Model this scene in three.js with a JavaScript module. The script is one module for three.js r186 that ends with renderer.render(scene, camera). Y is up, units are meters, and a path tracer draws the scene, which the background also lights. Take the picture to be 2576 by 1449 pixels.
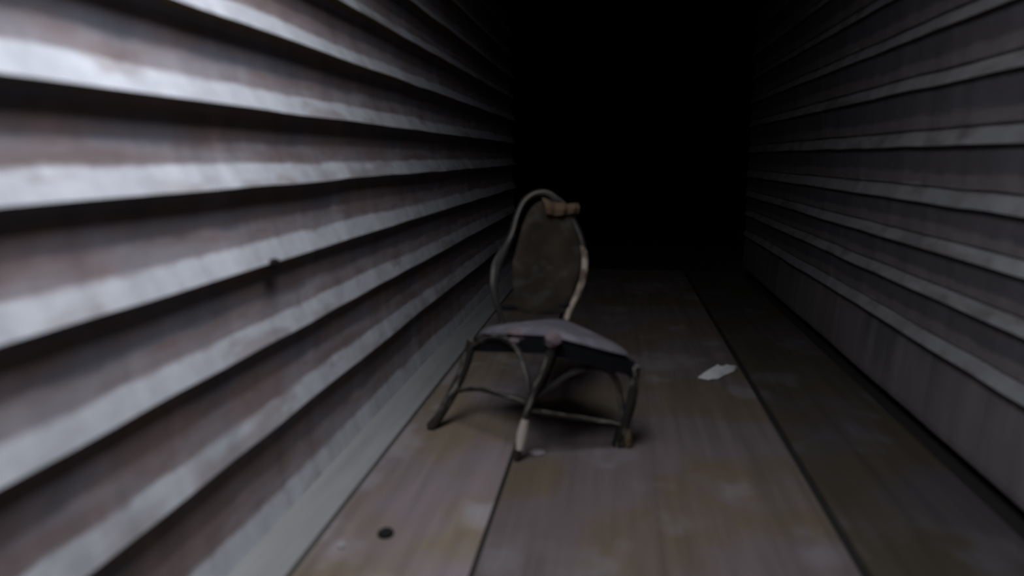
import * as THREE from 'three';
import { RectAreaLightUniformsLib } from 'three/addons/lights/RectAreaLightUniformsLib.js';
import { mergeGeometries } from 'three/addons/utils/BufferGeometryUtils.js';

// ---------------------------------------------------------------- camera, sky, light, exposure
const scene = new THREE.Scene();
const camera = new THREE.PerspectiveCamera(41.73, 2576 / 1449, 0.05, 200);
camera.position.set(0, 1.07, 0);
camera.rotation.order = 'YXZ';
camera.rotation.set(THREE.MathUtils.degToRad(-9.84), THREE.MathUtils.degToRad(7.71), 0);
camera.focus = 14;                       // focused far behind the chair, so everything near is soft
camera.userData.fStop = 1.3;

const BACK = 2.2;                        // wall behind the camera
const HATCH = { x0: -0.75, x1: 0.0, z0: -1.85, z1: -0.35 };   // a missing roof panel, out of frame above the left wall, lets the daylight in
const SKY_LEVEL = 4;
{
  // overcast dusk: pale blue, a little brighter overhead, dim land below the horizon
  const w = 64, h = 32, d = new Float32Array(w * h * 4);
  for (let y = 0; y < h; y++) for (let x = 0; x < w; x++) {
    const el = ((y + 0.5) / h - 0.5) * Math.PI, s = Math.sin(el), i = (y * w + x) * 4;
    const k = (s > 0 ? 0.8 + 0.35 * s : 0.10) * SKY_LEVEL;
    d[i] = 0.86 * k; d[i + 1] = 0.93 * k; d[i + 2] = 1.09 * k; d[i + 3] = 1;
  }
  const t = new THREE.DataTexture(d, w, h, THREE.RGBAFormat, THREE.FloatType);
  t.mapping = THREE.EquirectangularReflectionMapping; t.magFilter = THREE.LinearFilter; t.needsUpdate = true;
  scene.background = t;
}
// the rest of the daylight coming down through the roof opening, set in the opening itself
RectAreaLightUniformsLib.init();
const CEIL = 2.4;
const daylight = new THREE.RectAreaLight(new THREE.Color().setRGB(0.83, 0.90, 1.05), 12.5, HATCH.x1 - HATCH.x0, HATCH.z1 - HATCH.z0);
daylight.position.set((HATCH.x0 + HATCH.x1) / 2, CEIL, (HATCH.z0 + HATCH.z1) / 2);
daylight.lookAt((HATCH.x0 + HATCH.x1) / 2, 0, (HATCH.z0 + HATCH.z1) / 2 + 1e-4);
scene.add(daylight);
const renderer = new THREE.WebGLRenderer({ antialias: true });
renderer.toneMapping = THREE.LinearToneMapping;
renderer.toneMappingExposure = 1.0;
renderer.shadowMap.enabled = true;

// ---------------------------------------------------------------- helpers
const V = (x, y, z) => new THREE.Vector3(x, y, z);
let seed = 12345;
const rnd = () => { seed = (seed * 1664525 + 1013904223) >>> 0; return seed / 4294967296; };
const hash = (x, y, s) => { let n = Math.imul(x, 374761393) ^ Math.imul(y, 668265263) ^ Math.imul(s, 1274126177); n = Math.imul(n ^ (n >>> 13), 1274126177); return ((n ^ (n >>> 16)) >>> 0) / 4294967296; };
const wrap = (a, n) => ((a % n) + n) % n;
function noise(x, y, px, py, s) {        // value noise that repeats every px by py cells
  const xi = Math.floor(x), yi = Math.floor(y), u = x - xi, v = y - yi, a = u * u * (3 - 2 * u), b = v * v * (3 - 2 * v);
  const g = (i, j) => hash(wrap(i, px), wrap(j, py), s);
  return (g(xi, yi) * (1 - a) + g(xi + 1, yi) * a) * (1 - b) + (g(xi, yi + 1) * (1 - a) + g(xi + 1, yi + 1) * a) * b;
}
function fbm(u, v, px, py, s, oct = 4) { // u, v in 0..1
  let r = 0, w = 0.5, t = 0;
  for (let o = 0; o < oct; o++) { r += w * noise(u * px, v * py, px, py, s + o * 17); t += w; w *= 0.55; px *= 2; py *= 2; }
  return r / t;
}
const mix = (a, b, t) => a + (b - a) * t, sat = t => Math.min(1, Math.max(0, t)), step = (a, b, t) => { t = sat((t - a) / (b - a)); return t * t * (3 - 2 * t); };
function texture(w, h, fn) {             // fn(u, v) -> linear rgb
  const d = new Uint8Array(w * h * 4), enc = c => Math.round(255 * (c <= 0.0031308 ? c * 12.92 : 1.055 * Math.pow(c, 1 / 2.4) - 0.055));
  for (let y = 0; y < h; y++) for (let x = 0; x < w; x++) {
    const c = fn(x / w, y / h), i = (y * w + x) * 4;
    d[i] = enc(sat(c[0])); d[i + 1] = enc(sat(c[1])); d[i + 2] = enc(sat(c[2])); d[i + 3] = 255;
  }
  const t = new THREE.DataTexture(d, w, h);
  t.colorSpace = THREE.SRGBColorSpace; t.wrapS = t.wrapT = THREE.RepeatWrapping; t.magFilter = THREE.LinearFilter; t.minFilter = THREE.LinearMipmapLinearFilter; t.generateMipmaps = true; t.needsUpdate = true;
  return t;
}
const mix3 = (a, b, t) => [mix(a[0], b[0], t), mix(a[1], b[1], t), mix(a[2], b[2], t)];
const std = (o) => new THREE.MeshPhysicalMaterial({ roughness: 0.9, metalness: 0, specularIntensity: 0.25, side: THREE.DoubleSide, ...o });
function mesh(name, g, m, parent = scene, kind) {
  const o = new THREE.Mesh(g, m); o.name = name; o.castShadow = o.receiveShadow = true; parent.add(o);
  if (kind) o.userData.kind = kind;
  return o;
}
const count = {};
const piece = (name) => { const n = count[name] || 0; count[name] = n + 1; return n ? name + '_' + String(n).padStart(3, '0') : name; };
function group(name, data = {}, pos) { const o = new THREE.Group(); o.name = name; if (pos) o.position.copy(pos); o.userData = data; scene.add(o); return o; }
function box(x0, y0, z0, x1, y1, z1) {
  const g = new THREE.BoxGeometry(x1 - x0, y1 - y0, z1 - z0); g.translate((x0 + x1) / 2, (y0 + y1) / 2, (z0 + z1) / 2); return g;
}
function tube(points, r, seg = 28, rad = 10, closed = false) {   // r: number or function of 0..1
  const c = new THREE.CatmullRomCurve3(points, closed, 'centripetal'), g = new THREE.TubeGeometry(c, seg, 1, rad, closed);
  const p = g.attributes.position, n = g.attributes.normal;
  for (let i = 0; i < p.count; i++) {
    const t = Math.floor(i / (rad + 1)) / seg, k = (typeof r === 'function' ? r(t) : r) - 1;
    p.setXYZ(i, p.getX(i) + n.getX(i) * k, p.getY(i) + n.getY(i) * k, p.getZ(i) + n.getZ(i) * k);
  }
  if (closed) return g;
  const caps = [0, seg].map(s => {
    const i0 = s * (rad + 1), pts = [], ce = c.getPoint(s / seg), idx = [], uv = [];
    for (let i = 0; i < rad; i++) pts.push(p.getX(i0 + i), p.getY(i0 + i), p.getZ(i0 + i));
    pts.push(ce.x, ce.y, ce.z);
    for (let i = 0; i < rad; i++) s ? idx.push(i, (i + 1) % rad, rad) : idx.push((i + 1) % rad, i, rad);
    for (let i = 0; i <= rad; i++) uv.push(0.5, 0.5);
    const b = new THREE.BufferGeometry();
    b.setAttribute('position', new THREE.Float32BufferAttribute(pts, 3)); b.setAttribute('uv', new THREE.Float32BufferAttribute(uv, 2)); b.setIndex(idx); b.computeVertexNormals();
    return b;
  });
  return mergeGeometries([g, ...caps]);
}

// ---------------------------------------------------------------- materials
// peeling white paint over weathered rusty-brown cladding, with recess and underside shade painted in; u runs along the course, v across its profile
const PAINT = [0.39, 0.38, 0.375], VIOLET_SHADE = [0.115, 0.105, 0.115], MAUVE = [0.245, 0.212, 0.21], RUST = [0.15, 0.09, 0.072];
const cladTexture = (s, rust = 0.72) => texture(1024, 128, (u, v) => {
  const long = fbm(u, v, 3, 6, s, 4), rag = fbm(u, v, 22, 3, s + 5, 4), blot = fbm(u, v, 9, 4, s + 9, 4), fine = fbm(u, v, 70, 16, s + 30, 2);
  const t = v + (rag - 0.5) * 0.08 + (long - 0.5) * 0.14, bare = step(0.585, 0.53, t), deep = step(0.40, 0.32, t);        // bare brown upper faces, with the shade below each lip painted in darker
  let c = mix3(PAINT, mix3(mix3(MAUVE, VIOLET_SHADE, deep), RUST, step(0.36, 0.60, blot * 0.55 + long * 0.45) * rust), bare * 0.92);
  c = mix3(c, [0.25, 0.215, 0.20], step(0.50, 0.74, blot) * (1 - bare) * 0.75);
  if (v > 0.8) c = [0.125, 0.088, 0.042];                                               // underside: brown timber with its shade painted into the colour
  const drip = fbm(u, v, 34, 1, s + 40, 3), f = 0.62 + 0.16 * fine + 0.22 * rag + 0.42 * drip;
  return c.map(x => x * f);
});
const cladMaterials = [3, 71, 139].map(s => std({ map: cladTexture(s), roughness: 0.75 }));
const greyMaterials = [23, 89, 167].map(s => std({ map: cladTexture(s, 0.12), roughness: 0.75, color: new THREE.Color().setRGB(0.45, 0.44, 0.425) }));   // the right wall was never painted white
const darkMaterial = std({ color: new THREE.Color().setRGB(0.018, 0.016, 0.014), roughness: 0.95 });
const floorTexture = s => texture(512, 1024, (u, v) => {
  const a = fbm(u, v, 3, 5, s, 4), grain = fbm(u, v, 40, 4, s + 3, 3), b = fbm(u, v, 6, 9, s + 8, 4);
  let c = mix3([0.115, 0.092, 0.088], [0.105, 0.082, 0.055], step(0.42, 0.66, a));
  c = mix3(c, [0.17, 0.15, 0.145], step(0.55, 0.8, b) * 0.7);
  const f = 0.75 + 0.5 * grain;
  return c.map(x => x * f);
});
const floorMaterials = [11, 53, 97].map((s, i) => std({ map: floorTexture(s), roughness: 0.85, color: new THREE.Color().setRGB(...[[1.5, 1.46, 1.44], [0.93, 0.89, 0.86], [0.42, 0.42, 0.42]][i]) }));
const stripMaterial = std({ roughness: 0.9, map: texture(256, 1024, (u, v) => {
  const a = fbm(u, v, 6, 2, 201, 4), b = fbm(u, v, 8, 14, 215, 3), f = 0.7 + 0.45 * a + 0.15 * b;
  return [0.245 * f, 0.235 * f, 0.215 * f];
}) });
const frameMaterial = std({ roughness: 0.55, map: texture(128, 256, (u, v) => {
  const w = step(0.56, 0.72, fbm(u, v, 6, 10, 301, 4));
  return mix3([0.022, 0.019, 0.016], [0.15, 0.13, 0.105], w);
}) });
const seatMaterial = std({ roughness: 0.6, map: texture(256, 256, (u, v) => {
  const w = fbm(u, v, 5, 5, 331, 4);
  return mix3([0.10, 0.088, 0.094], [0.155, 0.137, 0.142], step(0.35, 0.7, w));
}) });
const padMaterial = std({ roughness: 0.95, map: texture(256, 256, (u, v) => {
  const w = fbm(u, v, 5, 6, 351, 4), k = step(0.55, 0.75, fbm(u, v, 7, 8, 377, 3));
  return mix3(mix3([0.012, 0.009, 0.006], [0.030, 0.023, 0.015], w), [0.06, 0.052, 0.042], k * 0.3);
}) });

const braceMaterial = std({ roughness: 0.6, map: frameMaterial.map, color: new THREE.Color().setRGB(0.9, 0.9, 0.9) });
const plain = (r, g, b) => std({ color: new THREE.Color().setRGB(r, g, b) });
const tanMaterial = std({ map: texture(64, 256, (u, v) => { const w = fbm(u, v, 8, 3, 411, 4); return mix3([0.085, 0.055, 0.035], [0.27, 0.215, 0.16], step(0.3, 0.65, w)); }) }), railMaterial = plain(0.004, 0.004, 0.005), paleMaterial = plain(0.42, 0.36, 0.30), ochreMaterial = plain(0.17, 0.125, 0.07), pinkMaterial = plain(0.12, 0.085, 0.085), flapMaterial = plain(0.075, 0.047, 0.027);

// ---------------------------------------------------------------- the setting
// a course of cladding: recessed upper face, two flared faces, a sharp lip and its underside
function course(side, xLip, y1, y0, z0, z1, s, plainFace) {
  // y1 = lip of the course above, y0 = own lip; profile from top to lip: [share of height, depth behind the lip plane]
  const H = y1 - y0, P = plainFace ? [[0, 0.034], [0.06, 0.034], [0.5, 0.016], [0.9, 0.006], [0.98, 0.008], [1.0, 0.010], [1.012, 0.014], [1.012, 0.085]] : side > 0 ? [[0, 0.020], [0.08, 0.026], [0.70, 0.022], [0.735, 0.040], [0.775, 0.024], [0.97, 0.003], [1.0, 0.0], [1.012, 0.003], [1.012, 0.085]] : [[0, 0.030], [0.10, 0.035], [0.44, 0.038], [0.71, 0.028], [0.97, 0.003], [1.0, 0.0], [1.012, 0.003], [1.012, 0.085]];
  const deep = side < 0 ? mix(0.75, 1.3, sat((y0 - 0.5) / 0.7)) : 0.85;   // the lower courses are flatter
  const N = 90, pos = [], uv = [], idx = [], off = hash(s, 3, 8);
  for (let i = 0; i <= N; i++) {
    const z = z0 + (z1 - z0) * i / N;
    const wob = (noise(z * 1.7 + 50, s * 3.1, 999, 999, 41) - 0.5) * 0.010, dip = (noise(z * 4.1 + 90, s * 5.3, 999, 999, 43) - 0.5) * 0.006;
    P.forEach(([t, d], j) => {
      const k = t > 0.3 ? 1 : 0;
      pos.push(side * (xLip + (d < 0.06 ? d * deep : d) + k * wob * 0.6), y1 - H * t + k * dip, z);
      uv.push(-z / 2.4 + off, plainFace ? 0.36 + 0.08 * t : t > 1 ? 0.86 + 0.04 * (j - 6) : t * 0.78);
    });
  }
  const M = P.length, flat = [], fuv = [];
  for (let i = 0; i < N; i++) for (let j = 0; j < M - 1; j++) {
    const a = i * M + j, b = a + 1, c = a + M, d = c + 1;
    for (const q of side < 0 ? [a, b, c, b, d, c] : [a, c, b, b, c, d]) { flat.push(pos[q * 3], pos[q * 3 + 1], pos[q * 3 + 2]); fuv.push(uv[q * 2], uv[q * 2 + 1]); }
  }
  const g = new THREE.BufferGeometry();
  g.setAttribute('position', new THREE.Float32BufferAttribute(flat, 3)); g.setAttribute('uv', new THREE.Float32BufferAttribute(fuv, 2));
  g.computeVertexNormals();
  return g;
}
const END = -7.3;
function wall(name, side, xLip, lips, near) {
  const w = group(name, { kind: 'structure' });
  mesh(piece('wall_backing'), box(Math.min(side * (xLip + 0.09), side * (xLip + 0.16)), -0.1, END, Math.max(side * (xLip + 0.09), side * (xLip + 0.16)), CEIL, near), darkMaterial, w);
  for (let i = 1; i < lips.length; i++)
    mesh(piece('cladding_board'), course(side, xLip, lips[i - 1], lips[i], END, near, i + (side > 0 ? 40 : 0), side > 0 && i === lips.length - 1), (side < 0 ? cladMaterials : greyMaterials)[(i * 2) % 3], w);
  return w;
}
const wallLeft = wall('wall_left', -1, 0.95, [2.32, 2.14, 1.96, 1.78, 1.60, 1.407, 1.198, 0.994, 0.778, 0.553, 0.307, 0.012], BACK);
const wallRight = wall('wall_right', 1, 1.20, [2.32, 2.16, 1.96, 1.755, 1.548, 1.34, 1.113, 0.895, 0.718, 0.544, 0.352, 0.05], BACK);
{
  const f = group('floor', { kind: 'structure' });
  mesh('floor_base', box(-1.12, -0.10, END, 1.37, -0.016, BACK + 0.1), darkMaterial, f);
  const panel = (x0, x1, m, y = 0) => {
    const g = box(x0, -0.0155, END, x1, y, BACK), p = g.attributes.position, uv = g.attributes.uv;
    for (let i = 0; i < p.count; i++) uv.setXY(i, p.getX(i) / 1.2, p.getZ(i) / 2.4);
    return g && mesh(piece('floor_panel'), g, m, f);
  };
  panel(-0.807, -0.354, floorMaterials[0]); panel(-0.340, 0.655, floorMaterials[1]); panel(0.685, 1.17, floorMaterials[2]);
  const g = box(-1.02, -0.0155, END, -0.808, 0.022, BACK), p = g.attributes.position, uv = g.attributes.uv;
  for (let i = 0; i < p.count; i++) uv.setXY(i, p.getX(i) / 0.3, p.getZ(i) / 2.4);
  mesh('floor_strip', g, stripMaterial, f);
  const ceil = group('ceiling', { kind: 'structure' });
  [[-1.11, END, 1.36, HATCH.z0], [-1.11, HATCH.z1, 1.36, BACK + 0.1], [-1.11, HATCH.z0, HATCH.x0, HATCH.z1], [HATCH.x1, HATCH.z0, 1.36, HATCH.z1]].forEach(([x0, z0, x1, z1]) =>
    mesh(piece('roof_panel'), box(x0, CEIL, z0, x1, CEIL + 0.04, z1), darkMaterial, ceil));
  mesh('wall_back', box(-1.11, 0, BACK, 1.36, CEIL, BACK + 0.1), darkMaterial, scene, 'structure');
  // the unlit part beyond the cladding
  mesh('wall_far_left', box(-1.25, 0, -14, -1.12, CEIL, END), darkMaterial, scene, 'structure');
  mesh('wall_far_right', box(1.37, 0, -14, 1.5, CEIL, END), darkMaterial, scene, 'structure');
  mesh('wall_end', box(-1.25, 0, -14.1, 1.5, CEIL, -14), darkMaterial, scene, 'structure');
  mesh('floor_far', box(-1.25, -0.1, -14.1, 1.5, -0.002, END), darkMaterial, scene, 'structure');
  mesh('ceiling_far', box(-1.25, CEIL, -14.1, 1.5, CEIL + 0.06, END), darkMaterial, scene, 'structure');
  const yard = new THREE.CircleGeometry(40, 48); yard.rotateX(-Math.PI / 2); yard.translate(0, -0.12, 0);
  mesh('ground', yard, std({ color: new THREE.Color().setRGB(0.06, 0.055, 0.05) }), scene, 'structure');
}

// ---------------------------------------------------------------- the chair
{
  const O = V(-0.31, 0, -2.78), chair = group('chair', {
    label: 'battered old chair with oval padded back and arched braces, leaning to one side', category: 'chair' }, O);
  const L = (x, y, z) => V(x - O.x, y, z - O.z);
  const part = (n, g, m, label, p = chair) => { const o = mesh(n, g, m, p); if (label) o.userData.label = label; return o; };
  // seat corners (top face)
  const SL = L(-0.545, 0.395, -2.86), SF = L(-0.215, 0.485, -2.50), SR = L(0.09, 0.372, -2.66), SB = L(-0.20, 0.425, -3.02);
  const bil = (u, v) => SL.clone().multiplyScalar((1 - u) * (1 - v)).addScaledVector(SF, (1 - u) * v).addScaledVector(SR, u * v).addScaledVector(SB, u * (1 - v));
  { // domed cushion with rounded sides
    const n = 24, pos = [], uv = [], idx = [];
    const add = (sgn) => { for (let j = 0; j <= n; j++) for (let i = 0; i <= n; i++) {
      const a = i / n * 2 - 1, b = j / n * 2 - 1, e = Math.pow(1 - Math.pow(Math.abs(a), 5), 0.5) * Math.pow(1 - Math.pow(Math.abs(b), 5), 0.5);
      const k = 1 - 0.06 * a * a * b * b, p = bil((a * k + 1) / 2, (b * k + 1) / 2);
      p.y += sgn > 0 ? -0.012 + 0.034 * e : -0.012 - 0.022 * e;
      pos.push(p.x, p.y, p.z); uv.push(i / n, j / n);
    } };
    add(1); add(-1);
    const m = (n + 1) * (n + 1);
    for (let j = 0; j < n; j++) for (let i = 0; i < n; i++) { const a = j * (n + 1) + i, b = a + 1, c = a + n + 1, d = c + 1; idx.push(a, c, b, b, c, d, a + m, b + m, c + m, b + m, d + m, c + m); }
    const g = new THREE.BufferGeometry(); g.setAttribute('position', new THREE.Float32BufferAttribute(pos, 3)); g.setAttribute('uv', new THREE.Float32BufferAttribute(uv, 2)); g.setIndex(idx); g.computeVertexNormals();
    part('seat', g, seatMaterial, 'faded greyish lavender seat');
  }
  // rails under the seat
  const rail = (a, b, h) => {
    const d = b.clone().sub(a), n = V(-d.z, 0, d.x).normalize().multiplyScalar(0.014), s = new THREE.BufferGeometry(), q = [];
    const a0 = a.clone().setY(a.y - 0.030), b0 = b.clone().setY(b.y - 0.030), a1 = a0.clone().setY(a0.y - h), b1 = b0.clone().setY(b0.y - h);
    const c = [a0, b0, b1, a1].flatMap(p => [p.clone().add(n), p.clone().sub(n)]);
    for (const f of [[0, 2, 4, 6], [1, 7, 5, 3], [0, 1, 3, 2], [4, 5, 7, 6], [2, 3, 5, 4], [6, 7, 1, 0]]) for (const k of [f[0], f[1], f[2], f[0], f[2], f[3]]) q.push(...c[k].toArray());
    s.setAttribute('position', new THREE.Float32BufferAttribute(q, 3)); s.computeVertexNormals();
    s.setAttribute('uv', new THREE.Float32BufferAttribute(q.flatMap((_, i) => i % 3 ? [] : [q[i], q[i + 1] + q[i + 2]]), 2));
    return s;
  };
  const inset = (p) => p.clone().lerp(bil(0.5, 0.5), 0.05).setY(p.y);
  [[SL, SF], [SF, SR], [SR, SB], [SB, SL]].forEach(([a, b]) => part('seat_rail', rail(inset(a), inset(b), 0.050), railMaterial));
  // legs, arched braces and stretchers
  const P = a => a.map(p => L(...p)), taper = (r0, r1) => t => mix(r0, r1, t);
  const legF = P([[-0.199, 0.452, -2.505], [-0.207, 0.403, -2.505], [-0.226, 0.347, -2.510], [-0.250, 0.295, -2.515], [-0.274, 0.235, -2.520], [-0.290, 0.179, -2.525], [-0.308, 0.091, -2.530], [-0.325, 0.004, -2.530]]);
  const front = part('leg', tube(legF, taper(0.017, 0.012), 36), frameMaterial);
  part('worn_patch', tube(P([[-0.2935, 0.162, -2.5255], [-0.300, 0.130, -2.528], [-0.308, 0.091, -2.530], [-0.316, 0.046, -2.530]]), t => 0.0135 + 0.0065 * Math.sin(Math.PI * Math.min(1, t * 1.05)), 20), paleMaterial, 'pale worn lower end of the front leg', front);
  part('leg', tube(P([[-0.545, 0.360, -2.850], [-0.574, 0.254, -2.850], [-0.621, 0.148, -2.840], [-0.675, 0.053, -2.820], [-0.707, 0.006, -2.802]]), taper(0.020, 0.022)), frameMaterial);
  const right = part('leg', tube(P([[0.086, 0.330, -2.665], [0.079, 0.208, -2.675], [0.056, 0.110, -2.690], [0.042, 0.040, -2.712], [0.036, 0.004, -2.727]]), t => 0.018 + 0.010 * t * t), frameMaterial);
  part('foot_cap', tube(P([[0.062, 0.092, -2.690], [0.068, 0.050, -2.700], [0.070, 0.012, -2.715]]), taper(0.012, 0.017), 10), ochreMaterial, 'rusty ochre foot of the right leg', right);
  part('leg', tube(P([[-0.195, 0.40, -3.005], [-0.24, 0.25, -3.03], [-0.29, 0.12, -3.04], [-0.33, 0.004, -3.05]]), taper(0.018, 0.018)), frameMaterial);
  part('arched_brace', tube(P([[-0.549, 0.332, -2.850], [-0.492, 0.371, -2.800], [-0.434, 0.402, -2.730], [-0.381, 0.408, -2.670], [-0.336, 0.390, -2.610], [-0.304, 0.345, -2.560], [-0.284, 0.296, -2.530], [-0.277, 0.235, -2.522]]), 0.011, 40), braceMaterial);
  part('arched_brace', tube(P([[-0.269, 0.229, -2.525], [-0.229, 0.260, -2.540], [-0.188, 0.290, -2.555], [-0.148, 0.315, -2.570], [-0.114, 0.328, -2.585], [-0.066, 0.334, -2.610], [-0.010, 0.318, -2.635], [0.026, 0.262, -2.660], [0.042, 0.174, -2.680], [0.056, 0.085, -2.690]]), 0.011, 44), braceMaterial);
  part('stretcher', tube(P([[-0.620, 0.150, -2.840], [-0.506, 0.196, -2.740], [-0.391, 0.208, -2.640], [-0.276, 0.221, -2.522]]), 0.010, 20), frameMaterial);
  part('stretcher', tube(P([[-0.284, 0.196, -2.525], [-0.172, 0.156, -2.590], [0.052, 0.098, -2.690]]), 0.010, 20), frameMaterial);
  // pinkish lining showing at the front corner and on the near side
  const lump = (c, rx, ry, rz, s) => {
    const g = new THREE.IcosahedronGeometry(1, 3), p = g.attributes.position;
    for (let i = 0; i < p.count; i++) {
      const x = p.getX(i), y = p.getY(i), z = p.getZ(i), k = 0.80 + 0.4 * noise(x * 1.7 + 9, y * 1.7 + z * 1.3 + 9, 64, 64, s);
      p.setXYZ(i, c.x + x * rx * k, c.y + y * ry * k, c.z + z * rz * k);
    }
    g.computeVertexNormals(); return g;
  };
  part('torn_lining', lump(L(-0.196, 0.462, -2.490), 0.028, 0.028, 0.022, 5), pinkMaterial, 'pinkish torn lining at the front corner');
  part('torn_lining', lump(L(-0.335, 0.445, -2.640), 0.042, 0.011, 0.022, 8), pinkMaterial, 'pinkish torn lining on the near side');
  part('torn_lining', lump(L(-0.332, 0.418, -2.635), 0.036, 0.012, 0.018, 11), pinkMaterial, 'pinkish torn lining on the near side');
  // backrest: bent frame, dished pad, torn flap at the top
  const hoop = P([[-0.434, 0.400, -2.890], [-0.434, 0.436, -2.900], [-0.453, 0.496, -2.900], [-0.465, 0.566, -2.910], [-0.457, 0.643, -2.930], [-0.431, 0.704, -2.950], [-0.403, 0.773, -2.980], [-0.387, 0.835, -3.000], [-0.362, 0.892, -3.030], [-0.322, 0.924, -3.060], [-0.275, 0.928, -3.080], [-0.235, 0.902, -3.090], [-0.200, 0.870, -3.100], [-0.162, 0.805, -3.100], [-0.133, 0.741, -3.090], [-0.117, 0.669, -3.080], [-0.119, 0.598, -3.060], [-0.138, 0.527, -3.040], [-0.164, 0.472, -3.020], [-0.191, 0.400, -3.000]]);
  const backFrame = part('back_frame', tube(hoop, t => 0.012 + 0.009 * Math.exp(-Math.pow((t - 0.2) / 0.07, 2)), 110), frameMaterial);
  part('worn_patch', tube(P([[-0.127, 0.715, -3.086], [-0.117, 0.669, -3.080], [-0.119, 0.598, -3.060], [-0.138, 0.527, -3.040], [-0.164, 0.472, -3.020], [-0.188, 0.408, -3.002]]), t => 0.0142 - 0.003 * Math.pow(2 * t - 1, 4), 30), tanMaterial, 'tan bare wood along the right side of the back frame', backFrame);
  part('back_rail', tube(P([[-0.450, 0.482, -2.902], [-0.31, 0.470, -2.972], [-0.162, 0.476, -3.021]]), 0.009, 16), railMaterial);
  const N = V(0.389, 0.203, 0.899).normalize();
  {
    const ring = new THREE.CatmullRomCurve3(P([[-0.370, 0.480, -2.937], [-0.389, 0.562, -2.948], [-0.392, 0.647, -2.966], [-0.375, 0.732, -2.993], [-0.354, 0.810, -3.019], [-0.325, 0.864, -3.044], [-0.282, 0.884, -3.067], [-0.177, 0.853, -3.105], [-0.161, 0.789, -3.098], [-0.142, 0.709, -3.088], [-0.134, 0.645, -3.077], [-0.151, 0.566, -3.052], [-0.178, 0.496, -3.025], [-0.205, 0.458, -3.004], [-0.286, 0.455, -2.969]]), true).getPoints(60).slice(0, 60);
    const C = L(-0.263, 0.658, -3.024), R = 14, pos = [], uv = [], idx = [];
    for (const s of [1, -1]) for (let r = 0; r <= R; r++) for (let i = 0; i < 60; i++) {
      const k = r / R, p = C.clone().lerp(ring[i], k * 1.05), e = Math.sqrt(1 - Math.pow(k, 6));
      const bump = 0.010 * (noise(p.x * 22 + 30, p.y * 22 + 30, 99, 99, 61) - 0.5);
      p.addScaledVector(N, s * 0.018 * e - 0.018 * (1 - k * k) + (s > 0 ? bump : 0) * e);
      pos.push(p.x, p.y, p.z); uv.push(p.x * 2.5, p.y * 2.5);
    }
    for (let s = 0; s < 2; s++) for (let r = 0; r < R; r++) for (let i = 0; i < 60; i++) {
      const o = s * (R + 1) * 60, a = o + r * 60 + i, b = o + r * 60 + (i + 1) % 60, c = a + 60, d = b + 60;
      s ? idx.push(a, b, c, b, d, c) : idx.push(a, c, b, b, c, d);
    }
    const g = new THREE.BufferGeometry(); g.setAttribute('position', new THREE.Float32BufferAttribute(pos, 3)); g.setAttribute('uv', new THREE.Float32BufferAttribute(uv, 2)); g.setIndex(idx); g.computeVertexNormals();
    const pad = part('backrest', g, padMaterial);
    // flap: a curled strip of torn cover along the upper right edge
    const top = P([[-0.300, 0.905, -3.060], [-0.235, 0.884, -3.082], [-0.190, 0.879, -3.098], [-0.155, 0.882, -3.108]]), bot = P([[-0.280, 0.842, -3.050], [-0.233, 0.834, -3.066], [-0.190, 0.840, -3.085], [-0.152, 0.842, -3.100]]);
    const ct = new THREE.CatmullRomCurve3(top), cb = new THREE.CatmullRomCurve3(bot), q = [], u2 = [], ix = [], nu = 20, nv = 6;
    for (const s of [0, 1]) for (let i = 0; i <= nu; i++) for (let j = 0; j <= nv; j++) {
      const p = ct.getPoint(i / nu).lerp(cb.getPoint(i / nu), j / nv);
      p.addScaledVector(N, 0.022 + 0.016 * Math.sin(j / nv * Math.PI) + 0.008 * Math.sin(i * 0.9) - s * 0.006);
      q.push(p.x, p.y, p.z); u2.push(i / nu, j / nv);
    }
    const W = nv + 1, S = (nu + 1) * W;
    for (let i = 0; i < nu; i++) for (let j = 0; j < nv; j++) { const a = i * W + j, b = a + 1, c = a + W, d = c + 1; ix.push(a, b, c, b, d, c, a + S, c + S, b + S, b + S, c + S, d + S); }
    for (let i = 0; i < nu; i++) for (const j of [0, nv]) { const a = i * W + j, c = a + W; ix.push(a, c, a + S, c, c + S, a + S); }
    const f = new THREE.BufferGeometry(); f.setAttribute('position', new THREE.Float32BufferAttribute(q, 3)); f.setAttribute('uv', new THREE.Float32BufferAttribute(u2, 2)); f.setIndex(ix); f.computeVertexNormals();
    part('torn_flap', f, flapMaterial, 'light brown torn flap of the back cover', pad);
  }

  // ---------------------------------------------------------------- small things on the floor and the wall
  const thing = (name, g, m, label, category) => { const o = mesh(name, g, m); o.userData = { label, category }; return o; };
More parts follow.
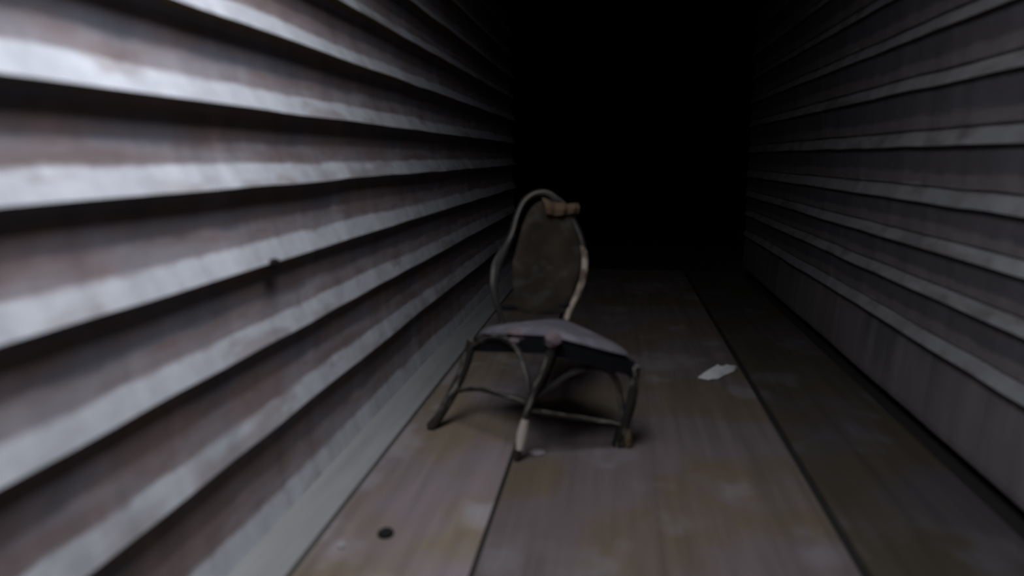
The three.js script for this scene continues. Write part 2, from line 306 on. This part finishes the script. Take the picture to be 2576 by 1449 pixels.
  { // crumpled scrap of paper
    const rim = [[0.423, -3.664], [0.498, -3.80], [0.545, -3.905], [0.580, -3.835], [0.643, -3.890], [0.621, -3.81], [0.565, -3.731], [0.522, -3.665], [0.469, -3.630]], c = [0.535, -3.77];
    const pos = [], idx = [], R = 8, n = 54;
    for (const s of [0, 1]) for (let r = 0; r <= R; r++) for (let i = 0; i < n; i++) {
      const f = i / n * rim.length, a = rim[Math.floor(f)], b = rim[(Math.floor(f) + 1) % rim.length], t = f % 1, k = r / R;
      const x = mix(c[0], mix(a[0], b[0], t), k), z = mix(c[1], mix(a[1], b[1], t), k);
      const y = 0.004 + (1 - k * k) * 0.022 + 0.020 * noise(x * 45 + 9, z * 45 + 400, 999, 999, 77) * (0.25 + 0.75 * (1 - k));
      pos.push(x, s ? Math.max(0.001, y - 0.004) : y, z);
    }
    for (let s = 0; s < 2; s++) for (let r = 0; r < R; r++) for (let i = 0; i < n; i++) { const o = s * (R + 1) * n, a = o + r * n + i, b = o + r * n + (i + 1) % n, cc = a + n, d = b + n; s ? idx.push(a, cc, b, b, cc, d) : idx.push(a, b, cc, b, d, cc); }
    for (let i = 0; i < n; i++) { const a = R * n + i, b = R * n + (i + 1) % n, o = (R + 1) * n; idx.push(a, b, a + o, b, b + o, a + o); }
    const g = new THREE.BufferGeometry(); g.setAttribute('position', new THREE.Float32BufferAttribute(pos, 3)); g.setIndex(idx); g.computeVertexNormals();
    thing('paper_scrap', g, std({ color: new THREE.Color().setRGB(0.52, 0.50, 0.46) }), 'crumpled white scrap lying on the floor beside the right-hand joint', 'paper');
  }
  thing('pebble', lump(V(-0.630, 0.008, -1.947), 0.023, 0.012, 0.026, 21), std({ color: new THREE.Color().setRGB(0.012, 0.011, 0.010) }), 'small dark lump on the floor panel beside the left-hand pale strip', 'stone');
  thing('flake', lump(V(-0.732, 0.004, -1.870), 0.012, 0.005, 0.014, 25), std({ color: new THREE.Color().setRGB(0.26, 0.25, 0.24) }), 'tiny pale flake on the floor near the bottom left pale strip', 'flake');
  thing('wood_chip', lump(V(-0.262, 0.005, -2.613), 0.030, 0.006, 0.028, 29), std({ color: new THREE.Color().setRGB(0.20, 0.165, 0.16) }), 'dull pinkish chip on the floor just right of the front chair leg', 'wood chip');
  mesh('notch_lump', lump(V(-0.950, 0.774, -2.005), 0.012, 0.014, 0.032, 33), std({ color: new THREE.Color().setRGB(0.010, 0.008, 0.006) }), wallLeft);  // near-black lump put in for a dark notch in the lip
}
renderer.render(scene, camera);
